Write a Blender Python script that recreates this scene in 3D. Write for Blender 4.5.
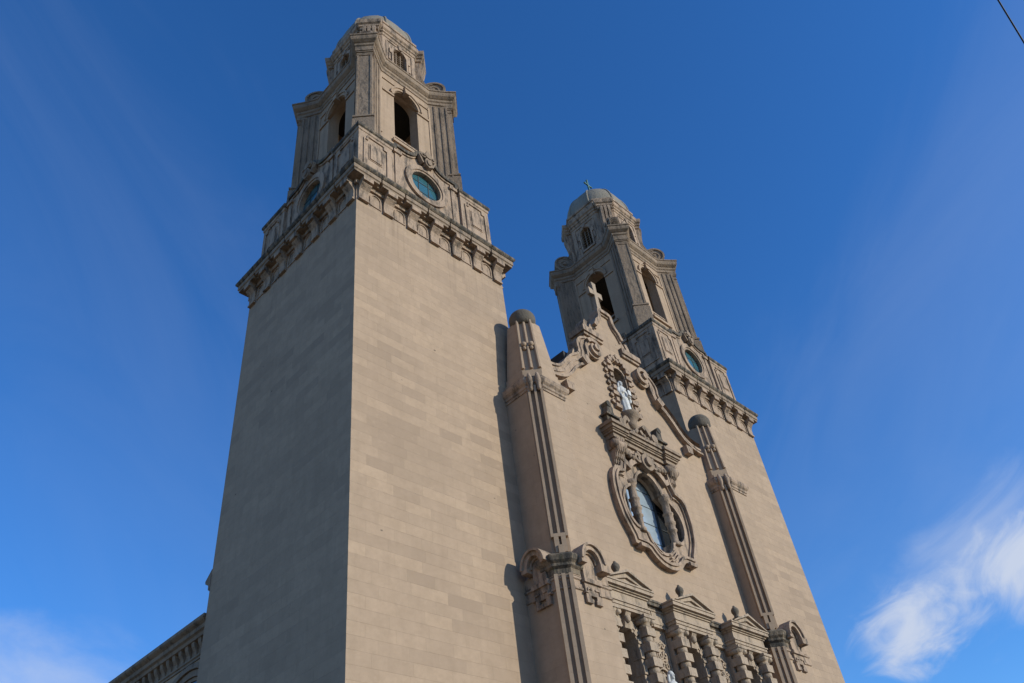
import bpy, bmesh, math, random
from mathutils import Vector, Matrix
from mathutils.geometry import tessellate_polygon
random.seed(7)
for o in list(bpy.data.objects): bpy.data.objects.remove(o)
scene = bpy.context.scene
col = scene.collection
R = math.radians
PI = math.pi

# ------------------------------------------------------------------ camera
cam_d = bpy.data.cameras.new("camera")
cam = bpy.data.objects.new("camera", cam_d)
col.objects.link(cam)
rv = Vector((0.71527772, -0.68979806, -0.11205548))
uv_ = Vector((-0.39745756, -0.5334291, 0.74664642))
fv = Vector((0.57480891, 0.48952225, 0.6557154))
m = Matrix((rv, uv_, -fv)).transposed().to_4x4()
m.translation = Vector((-14.5923, -21.0563, 1.7))
cam.matrix_world = m
cam_d.sensor_width = 36
cam_d.lens = 36 * 805.684 / 1024
cam_d.clip_start = 0.1
cam_d.clip_end = 5000
scene.camera = cam

# ------------------------------------------------------------------ sun and sky
SUN = Vector((0.42, -1.0, 0.38)).normalized()           # towards the sun
elev = math.asin(SUN.z)
azim = math.atan2(SUN.x, SUN.y)                          # clockwise from +Y
sun_d = bpy.data.lights.new("sun", 'SUN')
sun_d.energy = 3.85
sun_d.angle = R(0.53)
sun_d.color = (0.98, 0.985, 0.865)
sun = bpy.data.objects.new("sun", sun_d)
col.objects.link(sun)
sun.rotation_euler = SUN.to_track_quat('Z', 'Y').to_euler()

world = bpy.data.worlds.new("World")
scene.world = world
world.use_nodes = True
wt = world.node_tree
wt.nodes.clear()
def wn(t, **k):
    n = wt.nodes.new(t)
    for a, b in k.items(): setattr(n, a, b)
    return n
def wl(a, b): wt.links.new(a, b)
w_out = wn('ShaderNodeOutputWorld')
w_bg = wn('ShaderNodeBackground')
w_bg.inputs['Strength'].default_value = 0.111
sky = wn('ShaderNodeTexSky', sky_type='NISHITA', sun_disc=False)
sky.sun_elevation = elev
sky.sun_rotation = azim
sky.air_density = 1.0
sky.dust_density = 0.15
sky.ozone_density = 3.0
sky.altitude = 300
hsv = wn('ShaderNodeHueSaturation')
hsv.inputs['Saturation'].default_value = 1.22
hsv.inputs['Value'].default_value = 1.0
wl(sky.outputs[0], hsv.inputs['Color'])
tint = wn('ShaderNodeMix', data_type='RGBA', blend_type='MULTIPLY')
tint.inputs['Factor'].default_value = 1.0
wl(hsv.outputs[0], tint.inputs['A']); tint.inputs['B'].default_value = (1.16, 1.46, 1.88, 1)
tc = wn('ShaderNodeTexCoord')
# thin cirrus: noise stretched along one direction, gated by where in the sky each bank stands
def cloud(direction, along, r_in, r_out, scale, lo, hi, stretch, dens, seed):
    d = Vector(direction).normalized()
    a = Vector(along); a = (a - d * a.dot(d)).normalized()
    b = d.cross(a)
    def dot(v):
        n = wn('ShaderNodeVectorMath', operation='DOT_PRODUCT')
        wl(tc.outputs['Generated'], n.inputs[0]); n.inputs[1].default_value = v
        return n.outputs['Value']
    comb = wn('ShaderNodeCombineXYZ')
    da, db, dd = dot(a), dot(b), dot(d)
    sa = wn('ShaderNodeMath', operation='MULTIPLY'); wl(da, sa.inputs[0]); sa.inputs[1].default_value = 1.0 / stretch
    wl(sa.outputs[0], comb.inputs[0]); wl(db, comb.inputs[1]); comb.inputs[2].default_value = seed
    noi = wn('ShaderNodeTexNoise'); noi.inputs['Scale'].default_value = scale
    noi.inputs['Detail'].default_value = 9; noi.inputs['Roughness'].default_value = 0.58
    noi.inputs['Distortion'].default_value = 1.1
    wl(comb.outputs[0], noi.inputs['Vector'])
    # elliptical gate
    comb2 = wn('ShaderNodeCombineXYZ')
    wl(sa.outputs[0], comb2.inputs[0]); wl(db, comb2.inputs[1])
    ln = wn('ShaderNodeVectorMath', operation='LENGTH'); wl(comb2.outputs[0], ln.inputs[0])
    gate = wn('ShaderNodeMapRange', interpolation_type='SMOOTHSTEP')
    gate.inputs['From Min'].default_value = r_out; gate.inputs['From Max'].default_value = r_in
    wl(ln.outputs['Value'], gate.inputs['Value'])
    front = wn('ShaderNodeMath', operation='GREATER_THAN'); wl(dd, front.inputs[0]); front.inputs[1].default_value = 0.3
    # noise + gate - 1, so that the edges of a bank fray
    add = wn('ShaderNodeMath', operation='ADD'); wl(noi.outputs['Fac'], add.inputs[0]); wl(gate.outputs[0], add.inputs[1])
    mr = wn('ShaderNodeMapRange', interpolation_type='SMOOTHSTEP')
    mr.inputs['From Min'].default_value = 1 + lo; mr.inputs['From Max'].default_value = 1 + hi
    mr.inputs['To Max'].default_value = dens
    wl(add.outputs[0], mr.inputs['Value'])
    mul = wn('ShaderNodeMath', operation='MULTIPLY'); wl(mr.outputs[0], mul.inputs[0]); wl(front.outputs[0], mul.inputs[1])
    return mul.outputs[0]
banks = [
    cloud((0.9150, 0.2800, 0.2880), (0.045, -0.172, 0.060), 0.0, 0.104, 20, 0.06, 0.56, 1.7, 1.0, 3.1),
    cloud((0.9335, 0.1640, 0.3190), (0.045, -0.172, 0.095), 0.0, 0.100, 20, 0.06, 0.57, 1.8, 1.0, 9.4),
    cloud((0.925, 0.19, 0.33), (0.045, -0.172, 0.075), 0.0, 0.17, 13, 0.12, 0.70, 2.2, 0.45, 4.4),
    cloud((0.235, 0.915, 0.318), (1.0, -0.2, 0.05), 0.0, 0.17, 8, 0.06, 0.70, 1.9, 0.58, 5.7),
    cloud((0.30, 0.75, 0.52), (0.8, 0.5, -0.5), 0.0, 0.55, 6.0, 0.06, 0.70, 3.0, 0.055, 1.2),
    cloud((0.82, -0.02, 0.55), (0.4, -0.5, 0.6), 0.0, 0.50, 6.0, 0.06, 0.70, 3.0, 0.10, 7.9),
]
colr = tint.outputs['Result']
for b in banks:
    mx = wn('ShaderNodeMix', data_type='RGBA')
    wl(b, mx.inputs['Factor']); wl(colr, mx.inputs['A']); mx.inputs['B'].default_value = (5.1, 5.8, 7.3, 1)
    colr = mx.outputs['Result']
wl(colr, w_bg.inputs['Color'])
wl(w_bg.outputs[0], w_out.inputs['Surface'])

scene.view_settings.view_transform = 'Standard'
scene.view_settings.look = 'None'
scene.view_settings.gamma = 1
scene.view_settings.use_curve_mapping = False
scene.view_settings.exposure = 0.0
scene.render.engine = 'CYCLES'
scene.render.resolution_x = 1024
scene.render.resolution_y = 683
scene.cycles.max_bounces = 6
scene.cycles.diffuse_bounces = 4

# ------------------------------------------------------------------ materials
def new_mat(name):
    mt = bpy.data.materials.new(name); mt.use_nodes = True
    nt = mt.node_tree; nt.nodes.clear()
    out = nt.nodes.new('ShaderNodeOutputMaterial'); b = nt.nodes.new('ShaderNodeBsdfPrincipled')
    nt.links.new(b.outputs[0], out.inputs[0])
    return mt, nt, b
class NT:
    def __init__(s, nt): s.nt = nt
    def n(s, t, **k):
        n = s.nt.nodes.new(t)
        for a, b in k.items(): setattr(n, a, b)
        return n
    def l(s, a, b): s.nt.links.new(a, b)
    def math(s, op, a, b=None):
        n = s.n('ShaderNodeMath', operation=op)
        for i, v in enumerate((a, b)):
            if v is None: continue
            if isinstance(v, (int, float)): n.inputs[i].default_value = v
            else: s.l(v, n.inputs[i])
        return n.outputs[0]
    def noise(s, vec, scale, detail=5, rough=.6, dist=0):
        n = s.n('ShaderNodeTexNoise'); n.inputs['Scale'].default_value = scale
        n.inputs['Detail'].default_value = detail; n.inputs['Roughness'].default_value = rough; n.inputs['Distortion'].default_value = dist
        s.l(vec, n.inputs['Vector']); return n.outputs['Fac']
    def ramp(s, v, a, b, lo=0., hi=1., smooth=True):
        n = s.n('ShaderNodeMapRange', interpolation_type='SMOOTHSTEP' if smooth else 'LINEAR')
        n.inputs['From Min'].default_value = a; n.inputs['From Max'].default_value = b
        n.inputs['To Min'].default_value = lo; n.inputs['To Max'].default_value = hi
        s.l(v, n.inputs['Value']); return n.outputs[0]
    def mix(s, f, a, b, blend='MIX'):
        n = s.n('ShaderNodeMix', data_type='RGBA', blend_type=blend)
        for i, v in (('Factor', f), ('A', a), ('B', b)):
            if isinstance(v, (int, float)): n.inputs[i].default_value = v
            elif isinstance(v, tuple): n.inputs[i].default_value = (*v, 1)
            else: s.l(v, n.inputs[i])
        return n.outputs['Result']
    def mapping(s, vec, scale):
        n = s.n('ShaderNodeMapping'); n.inputs['Scale'].default_value = scale
        s.l(vec, n.inputs['Vector']); return n.outputs[0]

def stone(name, base, ashlar=False, dirt=0.0, moss=0.0, var=1.0, block=1.0):
    mt, nt, b = new_mat(name); k = NT(nt)
    tcn = k.n('ShaderNodeTexCoord'); geo = k.n('ShaderNodeNewGeometry')
    P = tcn.outputs['Object']
    base = Vector(base)
    big = k.noise(P, 0.23, 4, .6)
    fine = k.noise(P, 5.0, 6, .65)
    strk = k.noise(k.mapping(P, (1.5, 1.5, 0.09)), 1.3, 6, .65)
    c = k.mix(k.ramp(big, .3, .7), tuple(base * (1 - .09 * var)), tuple(base * (1 + .07 * var)))
    c = k.mix(k.ramp(strk, .40, .68, 0, .20 * var), c, tuple(Vector((base.x * .68, base.y * .66, base.z * .64))))
    hgt = None
    if ashlar:
        sp = k.n('ShaderNodeSeparateXYZ'); k.l(P, sp.inputs[0])
        sn = k.n('ShaderNodeSeparateXYZ'); k.l(geo.outputs['True Normal'], sn.inputs[0])
        isx = k.math('GREATER_THAN', k.math('ABSOLUTE', sn.outputs[0]), k.math('ABSOLUTE', sn.outputs[1]))
        mxn = k.n('ShaderNodeMix', data_type='FLOAT'); k.l(isx, mxn.inputs['Factor'])
        k.l(sp.outputs[0], mxn.inputs['A']); k.l(k.math('ADD', sp.outputs[1], 40.37), mxn.inputs['B'])
        cb = k.n('ShaderNodeCombineXYZ'); k.l(mxn.outputs['Result'], cb.inputs[0]); k.l(sp.outputs[2], cb.inputs[1])
        def brick(w, h, off, sh):
            br = k.n('ShaderNodeTexBrick', offset=off, squash=1.35, squash_frequency=3, offset_frequency=2)
            mp = k.n('ShaderNodeMapping'); mp.inputs['Location'].default_value = (sh, .1, 0); k.l(cb.outputs[0], mp.inputs['Vector'])
            k.l(mp.outputs[0], br.inputs['Vector'])
            br.inputs['Scale'].default_value = 1; br.inputs['Brick Width'].default_value = w; br.inputs['Row Height'].default_value = h
            br.inputs['Mortar Size'].default_value = .007; br.inputs['Mortar Smooth'].default_value = .4; br.inputs['Bias'].default_value = 0
            br.inputs['Color1'].default_value = (0, 0, 0, 1); br.inputs['Color2'].default_value = (1, 1, 1, 1)
            br.inputs['Mortar'].default_value = (.5, .5, .5, 1)
            return br
        b1 = brick(1.27, .47, .43, 0)
        bw = k.n('ShaderNodeSeparateColor'); k.l(b1.outputs['Color'], bw.inputs[0])
        v = bw.outputs[0]
        amp = k.ramp(k.noise(P, .13, 2, .5), .38, .60, .50, 1.15)       # some stretches are mottled block by block, some almost even
        dark = k.math('MULTIPLY', k.ramp(v, .62, .98), amp)
        lite = k.math('MULTIPLY', k.ramp(v, .40, .05), amp)
        c = k.mix(k.math('MULTIPLY', dark, .58 * block), c, (base.x * .72, base.y * .72, base.z * .73))
        c = k.mix(k.math('MULTIPLY', lite, .46 * block), c, (base.x * 1.17, base.y * 1.16, base.z * 1.13))
        joint = k.math('MULTIPLY', b1.outputs['Fac'], k.ramp(k.noise(P, .35, 4, .65), .42, .64, .06 * block, .50 * block))
        c = k.mix(joint, c, (base.x * .5, base.y * .49, base.z * .47))
        b2 = brick(3.9, .47, .37, 1.7)
        bw2 = k.n('ShaderNodeSeparateColor'); k.l(b2.outputs['Color'], bw2.inputs[0])
        c = k.mix(k.ramp(bw2.outputs[0], .55, 1.0, 0, .26 * block), c, (base.x * .78, base.y * .78, base.z * .78))
        c = k.mix(k.ramp(bw2.outputs[0], .45, .0, 0, .22 * block), c, (base.x * 1.13, base.y * 1.12, base.z * 1.10))
        # mottling inside the blocks and run-off below the cornice
        c = k.mix(k.ramp(k.noise(P, 1.7, 8, .74), .40, .66, 0, .42), c, (base.x * .74, base.y * .73, base.z * .70))
        c = k.mix(k.ramp(k.noise(k.mapping(P, (1, 1, 2.6)), 1.1, 6, .7), .56, .70, 0, .40), c, (base.x * 1.14, base.y * 1.15, base.z * 1.16))
        run = k.math('MULTIPLY', k.ramp(k.noise(k.mapping(P, (2.6, 2.6, .10)), 1.0, 5, .65), .50, .68), k.ramp(sp.outputs[2], 29.0, 34.0))
        c = k.mix(k.math('MULTIPLY', run, .38), c, (base.x * .45, base.y * .44, base.z * .42))
        # chips and small dark spalls
        vo = k.n('ShaderNodeTexVoronoi'); vo.inputs['Scale'].default_value = .62; vo.inputs['Randomness'].default_value = 1
        k.l(k.mapping(P, (1, 1, 1.6)), vo.inputs['Vector'])
        sc = k.n('ShaderNodeSeparateColor'); k.l(vo.outputs['Color'], sc.inputs[0])
        wob = k.math('ADD', vo.outputs['Distance'], k.math('MULTIPLY', k.noise(P, 9, 3, .6), .07))
        chip = k.math('MULTIPLY', k.ramp(wob, .085, .06), k.math('GREATER_THAN', sc.outputs[0], .55))
        c = k.mix(k.math('MULTIPLY', chip, .75), c, (.045, .038, .03))
        hgt = k.math('SUBTRACT', k.math('MULTIPLY', fine, .25), b1.outputs['Fac'])
    c = k.mix(k.ramp(fine, .28, .75, 0, .22), c, tuple(base * .70))
    if dirt > 0:
        sn2 = k.n('ShaderNodeSeparateXYZ'); k.l(geo.outputs['True Normal'], sn2.inputs[0])
        d1 = k.noise(k.mapping(P, (1.1, 1.1, .30)), 2.4, 9, .74, 0)
        thr = .60 - .24 * dirt
        dd = k.math('MULTIPLY', k.ramp(d1, thr, thr + .30 - .12 * dirt), min(.9, .4 + .6 * dirt))
        c = k.mix(dd, c, (.042, .038, .033))
    if moss > 0:
        mo = k.ramp(k.noise(P, .9, 6, .65), .60, .72, 0, moss)
        c = k.mix(mo, c, (.05, .062, .022))
    k.l(c, b.inputs['Base Color'])
    b.inputs['Roughness'].default_value = .88
    b.inputs['Specular IOR Level'].default_value = .25
    bp = k.n('ShaderNodeBump'); bp.inputs['Strength'].default_value = .5 if ashlar else .9; bp.inputs['Distance'].default_value = .03 if ashlar else .07
    k.l(hgt if hgt is not None else fine, bp.inputs['Height']); k.l(bp.outputs[0], b.inputs['Normal'])
    return mt

LIME = (.392, .272, .184)
M = {}
M['ashlar'] = stone('ashlar_limestone', LIME, ashlar=True)
M['smooth_ashlar'] = stone('smooth_ashlar_limestone', LIME, ashlar=True, block=.38)
M['stone'] = stone('dressed_limestone', (.388, .270, .188), dirt=.68)
M['grey'] = stone('weathered_limestone', (.285, .202, .140), dirt=.56, var=1.5)
M['ledge'] = stone('lichened_ledge_stone', (.225, .165, .112), dirt=.95, moss=.7)
M['dome'] = stone('dome_stone', (.25, .212, .165), dirt=.40, var=1.8)
M['ball'] = stone('dark_ball_stone', (.135, .108, .082), dirt=.35, var=1.5)
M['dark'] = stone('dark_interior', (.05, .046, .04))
M['bay'] = stone('portal_limestone', (.395, .290, .205), dirt=.55)

def simple(name, c, rough=.6, spec=.5, metal=0., nscale=3., namp=.25):
    mt, nt, b = new_mat(name); k = NT(nt)
    P = k.n('ShaderNodeTexCoord').outputs['Object']
    f = k.noise(P, nscale, 5, .6)
    k.l(k.mix(k.ramp(f, .3, .7), tuple(Vector(c) * (1 - namp)), tuple(Vector(c) * (1 + namp))), b.inputs['Base Color'])
    b.inputs['Roughness'].default_value = rough; b.inputs['Specular IOR Level'].default_value = spec; b.inputs['Metallic'].default_value = metal
    return mt
M['marble'] = simple('white_marble', (.52, .49, .455), .6, .3, 0, 5, .16)
M['copper'] = simple('green_copper', (.055, .13, .115), .6, .4, 0, 5, .4)
M['lead'] = simple('window_lead', (.035, .035, .036), .55, .4)
M['roof'] = simple('dark_roof_tiles_and_shade', (.045, .04, .038), .8, .3)  # nave roof tiles, and the painted shade behind the gable scrolls
M['cable'] = simple('black_cable', (.012, .012, .013), .6, .3)
def glassy(name, c, ior, rough, wob):
    mt, nt, b = new_mat(name); k = NT(nt)
    P = k.n('ShaderNodeTexCoord').outputs['Object']
    f = k.noise(P, 1.6, 3, .5)
    k.l(k.mix(f, tuple(Vector(c) * .75), tuple(Vector(c) * 1.25)), b.inputs['Base Color'])
    b.inputs['Roughness'].default_value = rough; b.inputs['IOR'].default_value = ior
    bp = k.n('ShaderNodeBump'); bp.inputs['Strength'].default_value = wob; bp.inputs['Distance'].default_value = .02
    k.l(f, bp.inputs['Height']); k.l(bp.outputs[0], b.inputs['Normal'])
    return mt
M['teal_glass'] = glassy('teal_glass', (.035, .105, .125), 1.7, .12, .2)
M['sky_pale_glass'] = glassy('sky_toned_leaded_glass', (.31, .355, .39), 2.3, .15, .10)  # the sky's reflection is put into the pale base colour
M['dark_glass'] = glassy('dark_glass', (.02, .022, .025), 1.5, .15, .2)

def ground_mat():
    mt, nt, b = new_mat('paving'); k = NT(nt)
    P = k.n('ShaderNodeTexCoord').outputs['Object']
    c = k.mix(k.noise(P, .6, 6, .6), (.16, .135, .105), (.23, .195, .155))
    br = k.n('ShaderNodeTexBrick'); br.inputs['Scale'].default_value = .6; br.inputs['Mortar Size'].default_value = .008
    k.l(P, br.inputs['Vector'])
    c = k.mix(k.math('MULTIPLY', br.outputs['Fac'], .6), c, (.09, .085, .08))
    k.l(c, b.inputs['Base Color']); b.inputs['Roughness'].default_value = .9
    return mt
def lawn_mat():
    mt, nt, b = new_mat('lawn'); k = NT(nt)
    P = k.n('ShaderNodeTexCoord').outputs['Object']
    k.l(k.mix(k.noise(P, 2.2, 8, .7), (.19, .12, .055), (.29, .19, .09)), b.inputs['Base Color']); b.inputs['Roughness'].default_value = .95  # unseen lawn; warm straw tone set for the light it bounces
    return mt
M['paving'] = ground_mat(); M['lawn'] = lawn_mat()

# ------------------------------------------------------------------ mesh helpers
class MB:
    def __init__(s): s.v = []; s.f = []; s.m = []; s.sm = []; s.mi = 0; s.smooth = False
    def add(s, vs, fs):
        o = len(s.v); s.v += [tuple(p) for p in vs]
        for f in fs:
            s.f.append([o + i for i in f]); s.m.append(s.mi); s.sm.append(s.smooth)
    def box(s, x0, x1, y0, y1, z0, z1):
        s.add([(x0,y0,z0),(x1,y0,z0),(x1,y1,z0),(x0,y1,z0),(x0,y0,z1),(x1,y0,z1),(x1,y1,z1),(x0,y1,z1)],
              [(0,3,2,1),(4,5,6,7),(0,1,5,4),(1,2,6,5),(2,3,7,6),(3,0,4,7)])
    def prism(s, outlines, a0, a1, fn=None):
        """outlines: outer loop then holes, in (u,v); extruded a0..a1; fn(u,v,a)->xyz, default u=x v=z a=y"""
        fn = fn or (lambda u, v, a: (u, a, v))
        if outlines and not isinstance(outlines[0][0], (tuple, list)): outlines = [outlines]
        loops = []
        for i, L in enumerate(outlines):
            ar = sum(L[j][0]*L[(j+1)%len(L)][1]-L[(j+1)%len(L)][0]*L[j][1] for j in range(len(L)))
            L = list(L)
            if (ar < 0) != (i > 0): L = L[::-1]
            loops.append(L)
        tris = tessellate_polygon([[Vector((p[0], p[1], 0)) for p in L] for L in loops])
        flat = [p for L in loops for p in L]; n = len(flat)
        vs = [fn(p[0], p[1], a0) for p in flat] + [fn(p[0], p[1], a1) for p in flat]
        fs = []
        for t in tris:
            a, b, c = (flat[i] for i in t)
            cr = (b[0]-a[0])*(c[1]-a[1])-(b[1]-a[1])*(c[0]-a[0])
            if abs(cr) < 1e-10: continue
            t = t if cr > 0 else t[::-1]
            fs.append(tuple(t)); fs.append(tuple(n + i for i in t[::-1]))
        o = 0
        for L in loops:
            k = len(L)
            for i in range(k):
                j = (i + 1) % k
                fs.append((o+j, o+i, n+o+i, n+o+j))
            o += k
        s.add(vs, fs)
    def ring(s, plan, prof, cap=True):
        """plan: CCW xy polygon; prof: list of (offset, z) from bottom to top"""
        rows = [[(*p, z) for p in offset(plan, d)] for d, z in prof]
        k = len(plan); vs = [p for r in rows for p in r]; fs = []
        for i in range(len(rows)-1):
            for j in range(k):
                q = (j+1) % k
                fs.append((i*k+j, i*k+q, (i+1)*k+q, (i+1)*k+j))
        s.add(vs, fs)
        if cap:
            for r, up in ((rows[0], False), (rows[-1], True)):
                tris = tessellate_polygon([[Vector((p[0], p[1], 0)) for p in r]])
                out = []
                for t in tris:
                    a, b, c = (r[i] for i in t)
                    cr = (b[0]-a[0])*(c[1]-a[1])-(b[1]-a[1])*(c[0]-a[0])
                    if abs(cr) < 1e-10: continue
                    t = t if (cr > 0) == up else t[::-1]
                    out.append(tuple(t))
                s.add(r, out)
    def lathe(s, prof, c=(0,0,0), axis='z', n=24, smooth=True, sx=1, sy=1):
        sm = s.smooth; s.smooth = smooth
        vs = []; fs = []; k = len(prof)
        for r, h in prof:
            for i in range(n):
                a = 2*PI*i/n; x, y = r*math.cos(a)*sx, r*math.sin(a)*sy
                if axis == 'z': p = (c[0]+x, c[1]+y, c[2]+h)
                elif axis == 'y': p = (c[0]+x, c[1]-h, c[2]+y)
                else: p = (c[0]-h, c[1]+x*-1, c[2]+y)
                vs.append(p)
        for i in range(k-1):
            for j in range(n):
                q = (j+1) % n
                fs.append((i*n+j, i*n+q, (i+1)*n+q, (i+1)*n+j))
        fs.append(tuple(range(n))[::-1]); fs.append(tuple((k-1)*n+i for i in range(n)))
        s.add(vs, fs); s.smooth = sm
    def tube(s, pts, r, n=8, smooth=True):
        sm = s.smooth; s.smooth = smooth
        pts = [Vector(p) for p in pts]; vs = []; fs = []; prev = None
        for i, p in enumerate(pts):
            t = (pts[min(i+1, len(pts)-1)] - pts[max(i-1, 0)]).normalized()
            ref = prev if prev is not None else (Vector((0,0,1)) if abs(t.z) < .9 else Vector((0,1,0)))
            a = (ref - t*ref.dot(t)).normalized(); prev = a; b = t.cross(a)
            rr = r[i] if isinstance(r, (list, tuple)) else r
            for j in range(n):
                th = 2*PI*j/n; vs.append(p + (a*math.cos(th) + b*math.sin(th))*rr)
        for i in range(len(pts)-1):
            for j in range(n):
                q = (j+1) % n; fs.append((i*n+j, i*n+q, (i+1)*n+q, (i+1)*n+j))
        fs.append(tuple(range(n))[::-1]); fs.append(tuple((len(pts)-1)*n+i for i in range(n)))
        s.add(vs, fs); s.smooth = sm
    def ball(s, c, r, n=20, sx=1, sy=1, sz=1):
        prof = [(max(.001, r*math.sin(PI*i/12)), -r*math.cos(PI*i/12)*sz) for i in range(13)]
        s.lathe(prof, c, 'z', n, True, sx, sy)
    def build(s, name, mats, parent=None, loc=(0,0,0), **props):
        me = bpy.data.meshes.new(name); me.from_pydata(s.v, [], s.f)
        for t in (mats if isinstance(mats, (list, tuple)) else [mats]): me.materials.append(M[t])
        me.polygons.foreach_set('material_index', s.m); me.polygons.foreach_set('use_smooth', s.sm)
        me.update()
        o = bpy.data.objects.new(name, me); col.objects.link(o); o.parent = parent; o.location = loc
        for a, b in props.items(): o[a] = b
        return o
def offset(poly, d):
    if d == 0: return list(poly)
    out = []; n = len(poly)
    for i in range(n):
        p0, p1, p2 = (Vector(poly[(i+j) % n][:2]) for j in (-1, 0, 1))
        a = (p1-p0).normalized(); b = (p2-p1).normalized()
        na = Vector((a.y, -a.x)); nb = Vector((b.y, -b.x))
        q = na + nb; L = 1 + na.dot(nb)
        out.append(tuple(p1 + q * (d / max(L, .25))))
    return out
def arc(cx, cz, r, a0, a1, n, rz=None):
    rz = rz or r
    return [(cx + r*math.cos(R(a0+(a1-a0)*i/n)), cz + rz*math.sin(R(a0+(a1-a0)*i/n))) for i in range(n+1)]
def band(path, w):
    """closed outline of a ribbon of width w (number or list) about an open path"""
    L, Rr = [], []; n = len(path)
    for i in range(n):
        a = Vector(path[max(i-1, 0)]); b = Vector(path[min(i+1, n-1)]); t = (b-a).normalized(); nn = Vector((-t.y, t.x))
        ww = (w[i] if isinstance(w, list) else w) / 2; p = Vector(path[i])
        L.append(tuple(p + nn*ww)); Rr.append(tuple(p - nn*ww))
    return L + Rr[::-1]
def smooth_path(pts, k=6):
    out = []; n = len(pts); P = [Vector(p) for p in pts]
    for i in range(n-1):
        p0, p1, p2, p3 = P[max(i-1,0)], P[i], P[i+1], P[min(i+2,n-1)]
        for j in range(k):
            t = j/k
            out.append(tuple(.5*((2*p1)+(p2-p0)*t+(2*p0-5*p1+4*p2-p3)*t*t+(3*p1-p0-3*p2+p3)*t**3)))
    out.append(tuple(P[-1])); return out
def spiral(cx, cz, r0, r1, a0, turns, n=30, sgn=1):
    return [(cx + (r0+(r1-r0)*i/n)*math.cos(R(a0)+sgn*2*PI*turns*i/n), cz + (r0+(r1-r0)*i/n)*math.sin(R(a0)+sgn*2*PI*turns*i/n)) for i in range(n+1)]
def mirror(L): return [(-a, b) for a, b in L]
def rot4(poly, c):
    out = []
    for k in range(4):
        ca, sa = [(1,0),(0,1),(-1,0),(0,-1)][k]
        out += [(c[0]+ca*x-sa*y, c[1]+sa*x+ca*y) for x, y in poly]
    return out
def side_fn(k, c, half):
    """u along the side from its centre, v up, a = distance inwards from the plane at half"""
    ca, sa = [(1,0),(0,1),(-1,0),(0,-1)][k]
    def fn(u, v, a):
        x, y = u, -(half - a)
        return (c[0]+ca*x-sa*y, c[1]+sa*x+ca*y, v)
    return fn
def diag_fn(k, c):
    """u across the buttress, v up, a = distance from the tower axis along the diagonal (corner k, k=0 front left)"""
    ang = R(225 + 90*k); e = Vector((math.cos(ang), math.sin(ang))); t = Vector((-e.y, e.x))
    return lambda u, v, a: (c[0]+e.x*a+t.x*u, c[1]+e.y*a+t.y*u, v)
def empty(name, loc, **props):
    o = bpy.data.objects.new(name, None); col.objects.link(o); o.location = loc
    for a, b in props.items(): o[a] = b
    return o
def copy_tree(o, parent, loc):
    c = o.copy(); col.objects.link(c); c.parent = parent; c.location = loc
    for ch in list(o.children): copy_tree(ch, c, ch.location)
    return c

# ------------------------------------------------------------------ the ground
g = MB(); g.box(-900, 900, -900, 900, -.4, 0); g.build('ground', 'lawn', kind='structure')
g = MB(); g.box(-12, 48, -30, 10, 0.0, .004); g.v = [(x, y, z) for x, y, z in g.v]
g.build('paving', 'paving', kind='structure')

# ------------------------------------------------------------------ the cathedral
root = empty('cathedral', (0, 0, 0), label='pale limestone cathedral with two domed bell towers and a curved gable front', category='cathedral')

C = (5, 5)
def jog_square(half, jog, cs, w):
    side = [(-half, -half)]
    pts = []
    for i, c in enumerate(cs):
        a, b = c - w/2, c + w/2
        if i == 0: pts += [(-half-jog, -half-jog), (b, -half-jog), (b, -half)]
        elif i == len(cs)-1: pts += [(a, -half), (a, -half-jog)]
        else: pts += [(a, -half), (a, -half-jog), (b, -half-jog), (b, -half)]
    return rot4(pts, C)

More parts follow.
